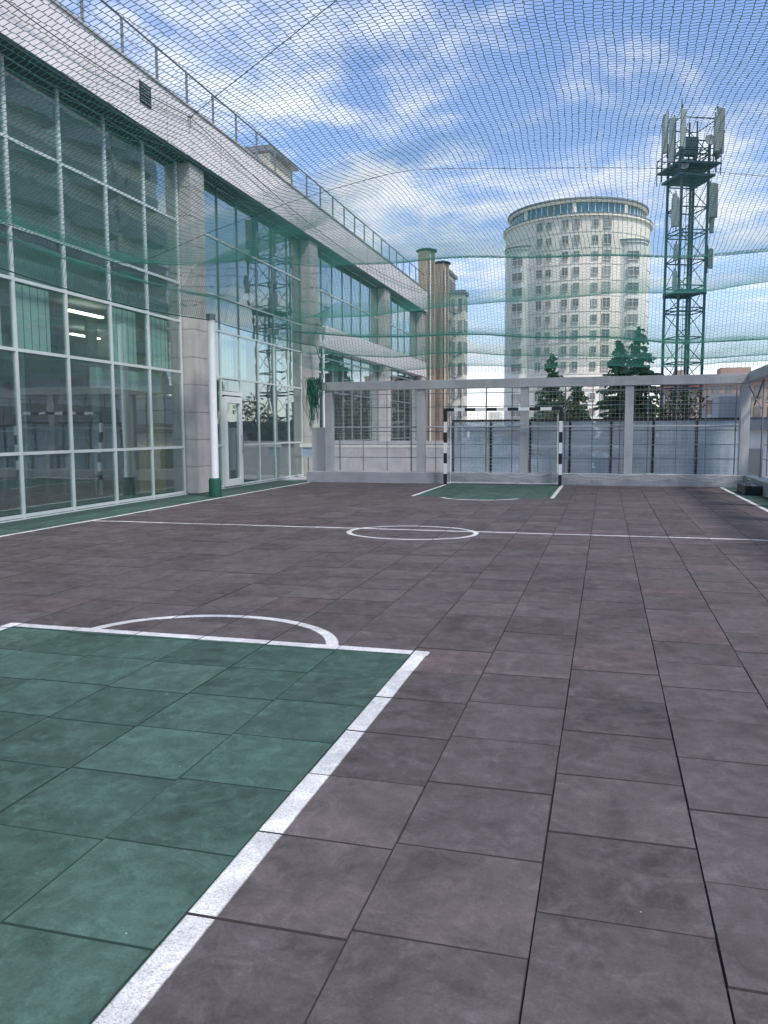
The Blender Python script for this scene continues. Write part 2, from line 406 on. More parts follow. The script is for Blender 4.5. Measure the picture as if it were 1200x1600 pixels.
# wall behind everything, floors, roof
P_(MB().box(-24, -23.7, -.5, 41, 0, 7.38), 'back_wall', 'interior')
P_(MB().box(-24, -9.56, -.5, -.2, 0, 7.38), 'end_wall', 'stone')
P_(MB().box(-24, -9.56, 40.7, 41, 0, 7.38), 'end_wall', 'stone')
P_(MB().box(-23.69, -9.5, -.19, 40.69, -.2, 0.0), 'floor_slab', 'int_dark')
P_(MB().box(-23.69, -9.62, -.19, 40.69, 3.95, 4.35), 'floor_slab', 'interior')
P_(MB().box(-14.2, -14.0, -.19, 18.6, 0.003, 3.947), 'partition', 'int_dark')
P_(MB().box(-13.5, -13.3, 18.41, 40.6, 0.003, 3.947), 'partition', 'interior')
P_(MB().box(-15.2, -15.0, -.19, 40.6, 4.353, 7.38), 'partition', 'interior')
P_(MB().box(-13.28, -9.62, 18.25, 18.4, 0.003, 3.947), 'partition', 'interior')
for bi, (a, b, mu) in enumerate(bays):
    mb = MB(); w = .03; upper_t = []
    m_ = 'alu' if bi < 3 else 'steel'
    zr = list(rows)
    ms = mu
    w = .028 if bi < 2 else .022
    for y in ms: mb.box(XF-.04, XF+.022, y-w, y+w, 0.0, 7.335 if bi < 2 else 3.85)
    if bi >= 2:
        for z in zr[3:]:
            tb = MB().box(XF-.035, XF+.024, ms[0]+w, ms[-1]-w, z-w*.95, z+w*.95); upper_t.append(tb)
    for z in zr: 
        if bi >= 2 and z > 3.8: continue
        for i in range(len(ms)-1):
            if bi == 2 and i == 1 and z < 2.0: continue
            mb.box(XF-.035, XF+.017, ms[i]+w, ms[i+1]-w, z-w*.95, z+w*.95)
    mb.box(XF-.05, XF+.07, ms[0], ms[-1], -.02, .0)
    fr = P_(mb, 'window_frame', m_)
    if bi >= 2:
        md = MB()
        for y in ms: md.box(XF-.034, XF+.020, y-w, y+w, 3.853, 7.335)
        o = md.build('upper_mullion', 'dark_alu'); o.parent = fr
        for tb in upper_t: tb.build('transom', 'alu').parent = fr
    loose = MB()
    for i in range(len(ms)-1):
        for j in range(len(zr)-1):
            if bi == 2 and i == 1 and j < 2: continue
            t_ = MB().box(XF-.012+random.uniform(-.001, .001), XF, ms[i]+w, ms[i+1]-w, zr[j]+w, zr[j+1]-w)
            if bi in (0, 4): loose.v, k = loose.v+t_.v, len(loose.v); loose.f += [tuple(q+k for q in f) for f in t_.f]; continue
            o = t_.build('pane', 'facade_glass'); o.parent = fr
            # a hair's tilt per pane breaks the reflections up
            c = Vector((XF, (ms[i]+ms[i+1])/2, (zr[j]+zr[j+1])/2))
            rm = Matrix.Translation(c) @ Matrix.Rotation(random.gauss(0, .0022), 4, 'Z') @ Matrix.Rotation(random.gauss(0, .0022), 4, 'Y') @ Matrix.Translation(-c)
            o.data.transform(rm)
    if loose.v: o = loose.build('pane', 'facade_glass'); o.parent = fr; o['kind'] = 'stuff'
# door in the second bay
dm = MB(); y0, y1 = 18.64, 19.62
dm.box(-9.33, -9.22, y0, y0+.13, .03, 2.30); dm.box(-9.33, -9.22, y1-.13, y1, .03, 2.30); dm.box(-9.33, -9.22, y0+.13, y1-.13, 2.14, 2.30)
dm.box(-9.33, -9.22, y0+.13, y1-.13, .03, .20)
door = P_(dm, 'door', 'white_metal')
o = MB().box(-9.28, -9.265, y0+.13, y1-.13, .20, 2.14).build('pane', 'facade_glass', door)
o = MB().bar((-9.17, y1-.07, .85), (-9.17, y1-.07, 1.35), .014).bar((-9.22, y1-.07, .9), (-9.17, y1-.07, .9), .01).bar((-9.22, y1-.07, 1.3), (-9.17, y1-.07, 1.3), .01).build('handle', 'steel', door)
P_(MB().box(-9.34, -9.215, y0-.02, y1+.02, 2.33, 2.42), 'door_canopy', 'white_metal')
t_ = MB().box(-9.31, -9.298, y0, y1, 2.44, 2.72); P_(t_, 'pane', 'facade_glass')
P_(MB().box(-9.5, -8.975, 25.02, 41.1, 4.16, 4.88), 'slab_band', 'fascia')
# blinds behind the glass, second row from the ground
def blind(y0, y1, z0=2.8, z1=3.86):
    mb = MB(); n = max(2, int((y1-y0)/.09))
    for i in range(n):
        a = y0+(y1-y0)*i/n; mb.poly([(a, z0), (a+(y1-y0)/n*.9, z0), (a+(y1-y0)/n*.9, z1), (a, z1)], -9.44+.01*(i % 2), -9.435+.01*(i % 2))
    P_(mb, 'window_blind', 'blind')
for (a, b) in ((8.7, 9.9), (10.6, 11.15), (11.4, 12.35), (14.1, 15.05), (15.4, 16.3), (18.65, 19.6), (19.75, 20.4), (20.95, 21.6), (22.05, 22.8), (23.1, 23.7), (25.2, 26.0), (27.4, 28.2)): blind(a, b)
P_(MB().box(-9.9, -9.75, 14.1, 16.5, 2.30, 2.7), 'window_valance', 'blind')
for (x, a, b) in ((-10.05, 13.7, 14.8), (-12.4, 17.0, 18.1), (-10.05, 9.2, 10.2)):
    l = P_(MB().box(x-.05, x+.05, a, b, 3.74, 3.78), 'strip_light', 'lamp')
P_(MB().box(-10.5, -9.95, 16.7, 16.94, .003, 3.94), 'yellow_pillar', 'yellow')
for y in (12.9, 15.2): P_(MB().bar((-10.6, y, .003), (-10.6, y, 3.94), .12, 16), 'inner_column', 'interior', smooth=True)

# roof railing
rail = thing('roof_railing', 'thin grey steel railing along the roof edge of the glass building', 'railing', loc=(-8.98, 20, 8.47))
post = None
for k in range(-9, 19):
    y = 16.66 + k*1.225
    if y > 40.6 or y < 4: continue
    if post is None: post = MB().box(-.02, .02, -.022, .022, 0, .70).build('post', 'steel', rail, ); post.location = (0, y-20, 0)
    else: dup(post, rail, (0, y-20, 0))
mb = MB().bar((0, -16, .72), (0, 20.6, .72), .022); mb.build('handrail', 'steel', rail)
mb = MB().bar((0, -16, .38), (0, 20.6, .38), .006, 4); mb.build('cable', 'steel', rail)
r = thing('rooftop_room', 'small beige rooftop room with a dark overhanging roof behind the railing', 'roof room', loc=(-12.3, 27.0, 8.44))
MB().box(-.2, 1.25, -.9, 1.0, .003, 2.25).build('wall', 'beige', r)
MB().box(-.4, 1.45, -1.1, 1.2, 2.253, 2.38).box(-.3, 1.35, -1.0, 1.1, 2.383, 2.48).build('roof', 'cornice', r)
MB().box(.3, .8, -.93, -.903, 1.0, 1.7).build('window', 'win_dark', r)

# ventilation stacks
def stack(x, y, top, r0, label):
    s = thing('ventilation_stack', label, 'chimney', 'ventilation stacks', loc=(x, y, 0))
    MB().lathe([(r0, 0), (r0, top-.25), (r0*1.02, top-.2)], 40).build('shaft', 'stack', s, smooth=True)
    MB().lathe([(0, top-.2), (r0*1.12, top-.2), (r0*1.24, top-.16), (r0*1.24, top-.10), (r0*.8, top-.03), (0, top+.0)], 40).build('cap', 'black', s, smooth=True)
    mb = MB()
    for z in np.arange(1.4, top-.5, 1.5): mb.lathe([(r0+.004, z-.03), (r0+.016, z-.03), (r0+.016, z+.03), (r0+.004, z+.03)], 40)
    mb.build('band', 'stack', s, smooth=True)
    MB().box(r0*.65, r0*.75, -r0*.95-.12, -r0*.95, 0, top-.4).build('pipe', 'white_metal', s)
stack(-9.16, 42.0, 10.78, .44, 'taller round metal ventilation stack with black cap at the far end of the building')
stack(-8.86, 44.5, 10.62, .40, 'slightly lower round metal stack with black cap, just right of the taller one')

# ------------------------------------------------------------------ end wall: concrete frame, curb, fences
YW = 21.5
F1 = thing('frame_wall', 'pale grey frame of posts and top beam on a low curb behind the goal', 'frame wall', loc=(-2, YW, 0))
def Q_(mb, name, m, root, **k):
    o = mb.build(name, m, root, **k); o.matrix_parent_inverse = Matrix.Translation(-root.matrix_basis.translation) ; return o
for x in (-7.45, -4.83, -2.07, .55, 3.26): Q_(MB().box(x-.105, x+.105, YW-.10, YW+.10, .302, 2.525), 'post', 'frame_paint', F1, bevel=.006)
Q_(MB().box(-7.62, 3.42, YW-.13, YW+.13, 2.528, 2.76), 'beam', 'frame_paint', F1, bevel=.008)
Q_(MB().box(-8.1, 3.6, YW-.16, YW+.16, -.03, .30), 'curb', 'curb', F1, bevel=.01)
F2 = thing('frame_wall', 'pale grey side frame of posts and beam running toward the camera at the right edge', 'frame wall', loc=(3.4, 12, 0))
for y in (18.55, 15.85, 13.15, 10.45, 7.75, 5.05): Q_(MB().box(3.33, 3.54, y-.105, y+.105, .302, 2.565), 'post', 'frame_paint', F2, bevel=.006)
Q_(MB().box(3.30, 3.57, 4.9, YW-.14, 2.568, 2.80), 'beam', 'frame_paint', F2, bevel=.008)
Q_(MB().box(3.28, 3.58, -2, YW-.17, -.03, .30), 'curb', 'curb', F2, bevel=.01)
mb = MB()
for (y0, y1) in ((21.35, 20.2),): mb.bar((3.44, y0, 2.0), (3.44, y1, 2.56), .022, 6)
mb.bar((3.3, 21.3, 2.45), (3.44, 20.4, 1.9), .016, 6); mb.bar((3.44, 20.2, .31), (3.44, 20.2, 2.565), .02, 6)
Q_(mb, 'brace', 'steel', F2)
o = thing('weight_block', 'black block at the foot of the side frame on the green strip', 'block', loc=(3.08, 19.4, 0))
MB().box(-.16, .19, -.55, .55, .004, .20).build('block', 'black', o, bevel=.015)
MB().bar((0, -.2, .2), (0, -.2, .30), .02).bar((0, .2, .2), (0, .2, .30), .02).bar((0, -.2, .30), (0, .2, .30), .02).build('handle', 'steel', o)

# glass balustrade behind
G1 = thing('glass_balustrade', 'dark railed balustrade of frosty blue glass panels behind the goal and frame', 'balustrade', loc=(0, 22.1, 0))
def balustrade(root, pts, axis, fixed):
    gp = None
    for i, c in enumerate(pts):
        mb = MB()
        if axis == 'x': mb.box(c-.03, c+.03, fixed-.03, fixed+.03, .25, 1.64)
        else: mb.box(fixed-.03, fixed+.03, c-.03, c+.03, .25, 1.64)
        Q_(mb, 'post', 'black', root)
        if i+1 < len(pts):
            d = pts[i+1]; mb = MB()
            if axis == 'x': mb.box(c+.03, d-.03, fixed-.006, fixed+.006, .28, 1.64)
            else: mb.box(fixed-.006, fixed+.006, c+.03, d-.03, .28, 1.64)
            Q_(mb, 'pane', 'bal_glass', root)
    a, b = pts[0]-.03, pts[-1]+.03
    mb = MB()
    if axis == 'x': mb.box(a, b, fixed-.035, fixed+.035, 1.643, 1.71)
    else: mb.box(fixed-.035, fixed+.035, a, b, 1.643, 1.71)
    Q_(mb, 'top_rail', 'black', root)
    mb = MB()
    if axis == 'x': mb.box(a, b, fixed-.06, fixed+.06, -.1, .25)
    else: mb.box(fixed-.06, fixed+.06, a, b, -.1, .25)
    Q_(mb, 'base', 'curb', root)
balustrade(G1, [-4.07 + 1.05*i for i in range(8)], 'x', 22.1)
G2 = thing('glass_balustrade', 'balustrade of glass panels along the right side, behind the side frame', 'balustrade', loc=(4.0, 12, 0))
balustrade(G2, [0.3+1.24*i for i in range(18)], 'y', 4.0)
RL = thing('guard_rail', 'pale horizontal guard rail on short posts on the terrace behind the balustrade', 'railing', loc=(-3, 23.2, 0))
Q_(MB().box(-9.0, .4, 23.16, 23.24, .93, 1.04), 'rail', 'pale_wall', RL)
for x in (-8.2, -5.6, -3.2): Q_(MB().box(x-.03, x+.03, 23.17, 23.23, -.02, .927), 'post', 'frame_paint', RL)
# wire grid fence
WF = thing('wire_fence', 'thin dark wire grid fence standing behind the frame wall', 'fence', loc=(-2, 21.78, 0))
for x in np.arange(-7.25, 3.3, .69): Q_(MB().bar((x, 21.78, .3), (x, 21.78, 2.75), .011 if int(round((x+7.25)/.69)) % 3 else .017, 6), 'bar', 'steel', WF)
mb = MB()
for z in (.68, 1.04, 1.40, 2.06, 2.42, 2.70): mb.bar((-7.4, 21.795, z), (3.4, 21.795, z), .011, 5)
Q_(mb, 'wire', 'steel', WF)
Q_(MB().bar((-7.4, 21.74, 1.52), (3.4, 21.74, 1.50), .022, 8), 'pipe', 'frame_paint', WF)
WG = thing('wire_fence', 'wire grid fence along the right side behind the side frame posts', 'fence', loc=(3.72, 12, 0))
for y in np.arange(5.2, 21.5, .69): Q_(MB().bar((3.72, y, .3), (3.72, y, 2.75), .012, 6), 'bar', 'steel', WG)
mb = MB()
for z in (.68, 1.04, 1.40, 2.06, 2.42): mb.bar((3.735, 5, z), (3.735, 21.6, z), .011, 5)
Q_(mb, 'wire', 'steel', WG)
o = MB().box(-8.9, -4.6, 24.6, 24.85, -.02, 1.02).box(-8.9, -4.55, 24.55, 24.9, 1.023, 1.10).build('low_wall', 'curb'); tag(o, 'low pale wall on the terrace seen through the left fence panel', 'wall')
o = MB().box(-9.0, -3.1, 35.0, 35.2, -.02, .9).build('low_wall', 'concrete'); tag(o, 'grey low wall further back across the terrace', 'wall')

# short return wall left of the frame, with stone courses
RW = thing('return_wall', 'short pale stone wall between the second column and the end frame', 'wall', loc=(-8.2, 22, 0))
mb = MB()
for k in range(6): mb.box(-8.08, -7.62, 21.75, 22.0, .02+k*.25+.006, .02+(k+1)*.25-.006)
mb.box(-8.07, -7.63, 21.757, 21.99, .0, 1.52)
Q_(mb, 'wall', 'pale_wall', RW)
sg = thing('notice_board', 'small pale blue notice on a post beside the second stone column', 'sign', loc=(-8.75, 23.2, 0))
MB().box(-.17, .17, -.02, .0, .62, .98).build('board', 'sign', sg); MB().bar((0, .02, -.02), (0, .02, .9), .02).build('post', 'steel', sg)

# gathered dark net hanging at the left corner
def hanging_net():
    rng = random.Random(5); mb = MB()
    for k in range(110):
        x = -7.84 + rng.gauss(0, .11); y = 21.27+rng.uniform(-.10, .06); pts = []
        z1 = 2.9-rng.random()*.12; z0 = 1.3+rng.random()**.5*1.1
        for i in range(9):
            u = i/8; pts.append((x*(1) + (.10*math.sin(u*7+k)*.3) + (-7.80-x)*(u**1.5)*.35, y+.03*math.sin(u*9+k*2), z1+(z0-z1)*u))
        mb.tube(pts, .008, 3)
    o = mb.build('gathered_net', 'gathered'); tag(o, 'bundle of dark green netting hanging at the left end of the frame wall', 'net bundle')
hanging_net()

# white net pole with green sleeve
pl = thing('net_pole', 'tall white round pole with dark green padded foot beside the first stone column', 'pole', loc=(-8.22, 16.04, 0))
MB().lathe([(.085, .3), (.085, 3.86), (.0, 3.87)], 24).build('pole', 'goal_white', pl, smooth=True)
MB().lathe([(.0, .005), (.135, .005), (.135, .36), (.12, .40), (.087, .41)], 24).build('foot_sleeve', 'dark_green', pl, smooth=True)
MB().lathe([(.09, 3.8), (.10, 3.8), (.10, 3.92), (0, 3.93)], 24).build('cap', 'steel', pl, smooth=True)
# floodlight mast behind the corner
fl = thing('floodlight', 'white floodlight on a thin pole behind the left corner of the frame wall', 'lamp post', loc=(-8.5, 24.0, 0))
MB().bar((0, 0, -.02), (0, 0, 4.35), .04, 12).build('pole', 'white_metal', fl, smooth=True)
MB().box(-.15, .15, -.14, .02, 4.42, 4.62).build('lamp_head', 'goal_white', fl, bevel=.02)
MB().box(-.13, .13, -.15, -.143, 4.44, 4.60).build('lens', 'antenna', fl)
MB().bar((0, 0, 4.3), (0, -.04, 4.45), .018).box(-.09, .09, -.06, .05, 4.02, 4.14).build('bracket', 'white_metal', fl)

# ------------------------------------------------------------------ goal
gl = thing('football_goal', 'small black and white striped goal with net on the far goal line', 'goal', loc=(-2.6, 21.1, 0))
def striped(mb_w, mb_b, a, b, n, first_black=True):
    a, b = Vector(a), Vector(b)
    for i in range(n):
        p, q = a+(b-a)*i/n, a+(b-a)*(i+1)/n; d = (b-a).normalized(); h = .04
        (mb_b if (i % 2 == 0) == first_black else mb_w).box(min(p.x, q.x)-(h if abs(d.x) < .5 else 0), max(p.x, q.x)+(h if abs(d.x) < .5 else 0), -h, h, min(p.z, q.z)-(h if abs(d.z) < .5 else 0), max(p.z, q.z)+(h if abs(d.z) < .5 else 0))
HG = 1.96
for sx in (-1, 1):
    w, b = MB(), MB(); striped(w, b, (sx*1.49, 0, 0.005), (sx*1.49, 0, HG-.04), 7, True)
    po = b.build('post', 'black', gl); w.build('white_band', 'goal_white', po)
w, b = MB(), MB(); striped(w, b, (-1.53, 0, HG), (1.53, 0, HG), 11, True)
po = b.build('crossbar', 'black', gl); w.build('white_band', 'goal_white', po)
mb = MB()
for sx in (-1, 1):
    mb.tube([(sx*1.45, .04, HG), (sx*1.42, .16, HG-.02), (sx*1.40, .22, HG-.15), (sx*1.40, .24, .35), (sx*1.40, .22, .02)], .014, 8)
    mb.bar((sx*1.47, .03, .03), (sx*1.40, .22, .02), .014)
mb.bar((-1.4, .23, .03), (1.4, .23, .03), .014)
mb.build('rear_frame', 'goal_white', gl)
mb = MB(); rng = random.Random(9)
def gp(u, v):      # u across, v down the back of the goal
    x = -1.42+2.84*u
    d = .10+.17*min(1, v*3)+.0
    sagx = .04*math.sin(v*5+u*9)
    return (x+sagx*.4, d-.03*math.sin(u*7), HG-.05-(HG-.08)*v + .03*math.sin(u*11+v*4))
for i in range(31): mb.tube([gp(i/30, j/14) for j in range(15)], .0035, 3)
for j in range(21): mb.tube([gp(i/15, j/20) for i in range(16)], .0035, 3)
for sx in (0, 1):
    for j in range(20): a = gp(sx, j/20); mb.bar((a[0]+(-.05 if sx == 0 else .05), .03, a[2]), a, .003, 3, cap=False)
mb.build('net', 'ball_net', gl)
# loose backstop net lying along the curb
mb = MB(); rng = random.Random(12)
pts = []
for i in range(60):
    x = -3.9+i*.125; pts.append((x, 21.26+.03*math.sin(i*.9), .26+.05*math.sin(i*.35)+.025*math.sin(i*1.3)))
mb.tube(pts, .010, 5)
for i in range(0, 59):
    mb.tube([pts[i], (pts[i][0]+.02, 21.28, .12), (pts[i][0]+rng.uniform(-.04, .04), 21.24, .012)], .0035, 3)
for h in (.06, .12, .18): mb.tube([(p[0], p[1], p[2]*h/.26) for p in pts], .003, 3)
o = mb.build('backstop_net', 'ball_net'); tag(o, 'loose heap of grey net with a thick hem lying low against the curb', 'net')

mb = MB(); rng = random.Random(21)
def bs(x, z): return (x+.01*math.sin(z*5+x), 21.355+.025*math.sin(x*2.1+z*1.7)+.01*math.sin(x*9), z)
for i in range(112): x = -7.55+i*.097; mb.tube([bs(x+rng.uniform(-.004, .004), .03+2.70*j/9) for j in range(10)], .0022, 3)
for j in range(28): z = .04+j*.1; mb.tube([bs(-7.55+10.8*i/50, z+.012*math.sin(i*.5+j)) for i in range(51)], .0022, 3)
o = mb.build('backstop_net', 'ball_net'); tag(o, 'fine pale net hanging flat in front of the whole end frame, behind the goal', 'net')
# ------------------------------------------------------------------ ceiling net
def interp(x, tab):
    xs = [a for a, b in tab]; ys = [b for a, b in tab]
    return np.interp(x, xs, ys)
def smooth_tab(tab, n=1400, k=9):
    xs = np.linspace(tab[0][0], tab[-1][0], n); ys = interp(xs, tab)
    # monotone-ish smoothing with a short box filter
    w = np.ones(k)/k; yp = np.pad(ys, k//2, mode='edge'); return xs, np.convolve(yp, w, 'valid')[:n]
A_t = smooth_tab([(-1, 4.75), (2, 4.85), (5, 5.1), (8, 5.4), (11, 5.62), (13, 5.70), (15.5, 5.66), (18, 5.56), (19.6, 5.54), (19.95, 5.56), (20.25, 5.66), (20.6, 5.05), (21.0, 4.05), (21.3, 3.25), (21.5, 2.82)], k=13)
B_t = smooth_tab([(0, 3.72), (.12, 4.22), (.28, 4.12), (.36, 4.13), (.52, 4.42), (.75, 4.17), (.85, 4.15), (1.2, 4.28), (2, 4.60), (3.2, 5.0), (5, 5.45), (7, 5.8), (13, 6.6)], k=9)
def znet(X, Y, prof=None):
    a = (np.interp(Y, *A_t) if prof is None else prof(X, Y)) + .035*np.sin(X*.9+Y*.5) + .03*np.cos(X*1.7)*np.clip((Y-15)/4, 0, 1)
    if prof is None: a = a + np.interp(Y, [13, 19.5, 20.3, 21.5], [0, -.045, -.03, 0])*np.clip(X+4, -2, 8)
    a = a - .05*np.clip(X-1, 0, 5)*np.clip((18-Y)/18, 0, 1)
    XL = -8.22 + .62*np.clip((Y-16.04)/5.5, 0, 1)
    b = np.interp(np.clip(X-XL, 0, 20), *B_t) + .035*(Y-12)*np.clip((X-XL)*1.5+.2, 0, 1)
    d_ = np.clip(X-XL, 0, 20); sm = np.clip((d_-.45)/.35, 0, 1); b = b + .15*np.maximum(0, Y-11.3)*sm*sm*(3-2*sm)
    b = b + .12*((np.abs(Y-16.04) % 7.0)-3.5)**2/12.0 - .12
    k = .10
    return -k*np.log(np.exp(-a/k)+np.exp(-b/k))
def net_mesh(name, x_of, y0, y1, dx, dy, rad, lift=0.0, seed=4, parent=None, nc=None, m='net'):
    ys = np.linspace(y0, y1, 4000); zs = np.interp(ys, *A_t); s = np.concatenate([[0], np.cumsum(np.hypot(np.diff(ys), np.diff(zs)))])
    nr = int(s[-1]/(dy/2)); yr = np.interp(np.linspace(0, s[-1], nr), s, ys)
    us = np.linspace(0, 1, nc); rng = np.random.default_rng(seed)
    Y, U = np.meshgrid(yr, us, indexing='ij'); X = x_of(Y, U)
    Yw = Y + .05*np.sin(X*1.1+Y*.2)*np.clip((21.5-Y), 0, 1) + rng.normal(0, .003, Y.shape)
    zig = ((np.arange(nr)[:, None]+np.arange(nc)[None, :]) % 2-.5)*dx*.05
    Yw = Yw + (.022*np.sin(X*2.1+Y*.9)+.007*np.sin(X*6.3-Y*2.1))*np.clip((21.5-Y), 0, 1)
    Xw = X + (rng.normal(0, .004, X.shape)+zig+.022*np.sin(Y*1.3+X*.9)+.007*np.sin(Y*4.1-X*2.9))*(U > 0)*(U < 1) + .03*np.sin(Y*.8)
    Z = znet(Xw, Yw)+lift + rng.normal(0, .0015, Y.shape)
    P = np.stack([Xw, Yw, Z], -1)
    segs = [(P[:-1].reshape(-1, 3), P[1:].reshape(-1, 3))]                       # lines running away along the court
    par = (np.arange(nr)[:, None]+np.arange(nc-1)[None, :]) % 2 == 0             # staggered cross ties
    segs.append((P[:, :-1][par], P[:, 1:][par]))
    a = np.concatenate([q[0] for q in segs]); b = np.concatenate([q[1] for q in segs])
    d = b-a; d /= np.linalg.norm(d, axis=1)[:, None]+1e-9
    ref = np.tile([0., 0., 1.], (len(d), 1)); ref[np.abs(d[:, 2]) > .9] = [1, 0, 0]
    u = np.cross(d, ref); u /= np.linalg.norm(u, axis=1)[:, None]; v = np.cross(d, u)
    n = len(a); verts = np.empty((n, 6, 3))
    for i in range(3):
        an = 2*math.pi*i/3+.5; off = (u*math.cos(an)+v*math.sin(an))*rad
        verts[:, i] = a+off; verts[:, 3+i] = b+off
    base = (np.arange(n)*6)[:, None]
    faces = np.concatenate([base+np.array([[0, 1, 4, 3]]), base+np.array([[1, 2, 5, 4]]), base+np.array([[2, 0, 3, 5]])])
    me = bpy.data.meshes.new(name); me.vertices.add(n*6); me.vertices.foreach_set('co', verts.ravel())
    nf = len(faces); me.loops.add(nf*4); me.loops.foreach_set('vertex_index', faces.ravel().astype('i'))
    me.polygons.add(nf); me.polygons.foreach_set('loop_start', (np.arange(nf)*4).astype('i')); me.polygons.foreach_set('loop_total', np.full(nf, 4, 'i'))
    me.update(); me.validate(); me.materials.append(M[m])
    o = bpy.data.objects.new(name, me); C.objects.link(o); o.parent = parent; return o
def slack_material(name, swag):
    m = bpy.data.materials.new(name); m.use_nodes = True; t = m.node_tree; t.nodes.clear(); n = t.nodes.new
    o = n('ShaderNodeOutputMaterial'); tr = n('ShaderNodeBsdfTransparent'); df = n('ShaderNodeBsdfDiffuse'); tl = n('ShaderNodeBsdfTranslucent')
    P, x, y, z = pos(t)
    for q in (df, tl): q.inputs[0].default_value = (.075, .26, .205, 1)
    ge = n('ShaderNodeNewGeometry'); vd = n('ShaderNodeVectorMath'); vd.operation = 'DOT_PRODUCT'
    t.links.new(ge.outputs['Incoming'], vd.inputs[0]); t.links.new(ge.outputs['Normal'], vd.inputs[1])
    c = N(t, vd.outputs['Value']).abs().max(.02)
    # thread density of the gathered net: grows toward the borders
    dens = (y.ramp(14.8, 19.5).sat()*(x*-.12+.45).max(.3).min(1.0)).max((x*-1.0).ramp(4.9, 7.2).sat())
    if swag: dens = y.ramp(14.6, 19.0).sat()*.55+.25
    dens = dens*(noise(t, P, .9, 3).ramp(.3, .7)*.5 + .7)*.085
    f = (dens/c*-1.0)._m('MAXIMUM', -8.0)
    e = t.nodes.new('ShaderNodeMath'); e.operation = 'EXPONENT'; t.links.new(f.o, e.inputs[0])
    f = N(t, e.outputs[0])*-1.0 + 1.0
    a = n('ShaderNodeMixShader'); a.inputs[0].default_value = .5; t.links.new(df.outputs[0], a.inputs[1]); t.links.new(tl.outputs[0], a.inputs[2])
    b = n('ShaderNodeMixShader'); t.links.new(f.sat().o, b.inputs[0]); t.links.new(tr.outputs[0], b.inputs[1]); t.links.new(a.outputs[0], b.inputs[2])
    t.links.new(b.outputs[0], o.inputs[0]); return m
M['slack_net'] = slack_material('slack_net', False); M['swag_net'] = slack_material('swag_net', True)
def XLf(Y): return -8.22 + .62*np.clip((Y-16.04)/5.5, 0, 1)
def ceiling_net():
    o = net_mesh('ceiling_net', lambda Y, U: XLf(Y)+(3.95-XLf(Y))*U, .6, 21.5, .09, .078, .0033, nc=136)
    tag(o, 'large sagging green net stretched over the whole court', 'net')
    # the fine-meshed slack net gathered in folds toward its borders hangs on top of the coarse one
    def sheet(x_of, y0, y1, ny, nx, lift, prof=None, m='slack_net'):
        ys = np.linspace(y0, y1, ny); us = np.linspace(0, 1, nx); Y, U = np.meshgrid(ys, us, indexing='ij'); X = x_of(Y, U)
        Z = znet(X, Y, prof)+lift+.006*np.sin(X*5+Y*3)
        mb = MB(); mb.v = [tuple(p) for p in np.stack([X, Y, Z], -1).reshape(-1, 3).tolist()]
        mb.f = [(a*nx+b, a*nx+b+1, (a+1)*nx+b+1, (a+1)*nx+b) for a in range(ny-1) for b in range(nx-1)]
        q = mb.build('slack_fold', m, o); q.data.polygons.foreach_set('use_smooth', [True]*len(mb.f))
    wide = lambda Y, U: XLf(Y)+(3.95-XLf(Y))*U
    sheet(wide, 14.2, 21.5, 420, 90, .02)
    sheet(lambda Y, U: XLf(Y)+3.4*U, 2, 16.6, 110, 200, .035)
    # hammock-like swags of slack net under the far part of the ceiling: (start, low point, end, lowest z, curvature, tilt)
    for ya, ym, yb, zm, cv, tl_, rr in ((14.5, 18.5, 20.85, 4.27, .075, .030, 0), (15.5, 19.5, 21.08, 3.66, .055, -.050, .010), (16.5, 20.3, 21.27, 3.29, .05, -.035, .004), (17.5, 21.0, 21.42, 3.03, .045, -.008, 0)):
        pf = lambda X, Y, ym=ym, zm=zm, cv=cv, tl_=tl_: zm+cv*(Y-ym)**2*np.where(Y > ym, 1.6, 1)+tl_*(X+3)+.012*np.sin(X*2.3+zm*9)
        sheet(wide, ya, yb, 120, 90, 0, pf, 'swag_net')
        if rr: 
            MB().tube([(x, ym, float(znet(np.array(x), np.array(ym), pf))-.004) for x in np.linspace(-7.7, 3.9, 70)], rr, 5).build('edge_rope', 'dark_green', o)
    def rope(pts, r, name='rope'):
        MB().tube(pts, r, 5).build(name, 'rope' if name == 'rope' else 'dark_green', o)
    xs = np.linspace(-8.0, 3.9, 60)
    rope([(x, y, float(znet(np.array(x), np.array(y)))-.01) for x, y in zip(xs, np.linspace(11.6, 15.4, 60))], .004)
    ysx = np.linspace(3, 21.5, 80)
    rope([(float(XLf(y)), y, float(znet(XLf(y), np.array(y)))) for y in ysx], .010, 'edge_rope')
ceiling_net()
# ropes tying the net to the building
rp = thing('support_rope', 'dark rope looped along the white fascia and up across the court', 'rope', loc=(-8.86, 16.5, 8.2))
def sag(a, b, s, n=24): a, b = Vector(a), Vector(b); return [tuple(a+(b-a)*i/n+Vector((0, 0, -s*4*(i/n)*(1-i/n)))) for i in range(n+1)]
mb = MB(); mb.tube(sag((-8.8, 6, 8.3), (-8.84, 16.52, 8.2), .40), .009, 5); mb.tube(sag((-8.84, 16.52, 8.2), (-8.84, 40, 8.3), .62, 50), .009, 5)
Q_(mb, 'fascia_rope', 'rope', rp)
Q_(MB().tube(sag((-8.84, 16.52, 8.2), (-4.1, 15.1, 9.9), -.0), .009, 5).tube(sag((-4.1, 15.1, 9.9), (6, 12.1, 13.5), 0), .009, 5), 'cross_rope', 'rope', rp)
Q_(MB().bar((-8.89, 16.52, 8.2), (-8.80, 16.52, 8.2), .02).bar((-8.84, 16.52, 8.2), (-8.84, 16.53, 7.98), .012), 'hook', 'steel', rp)

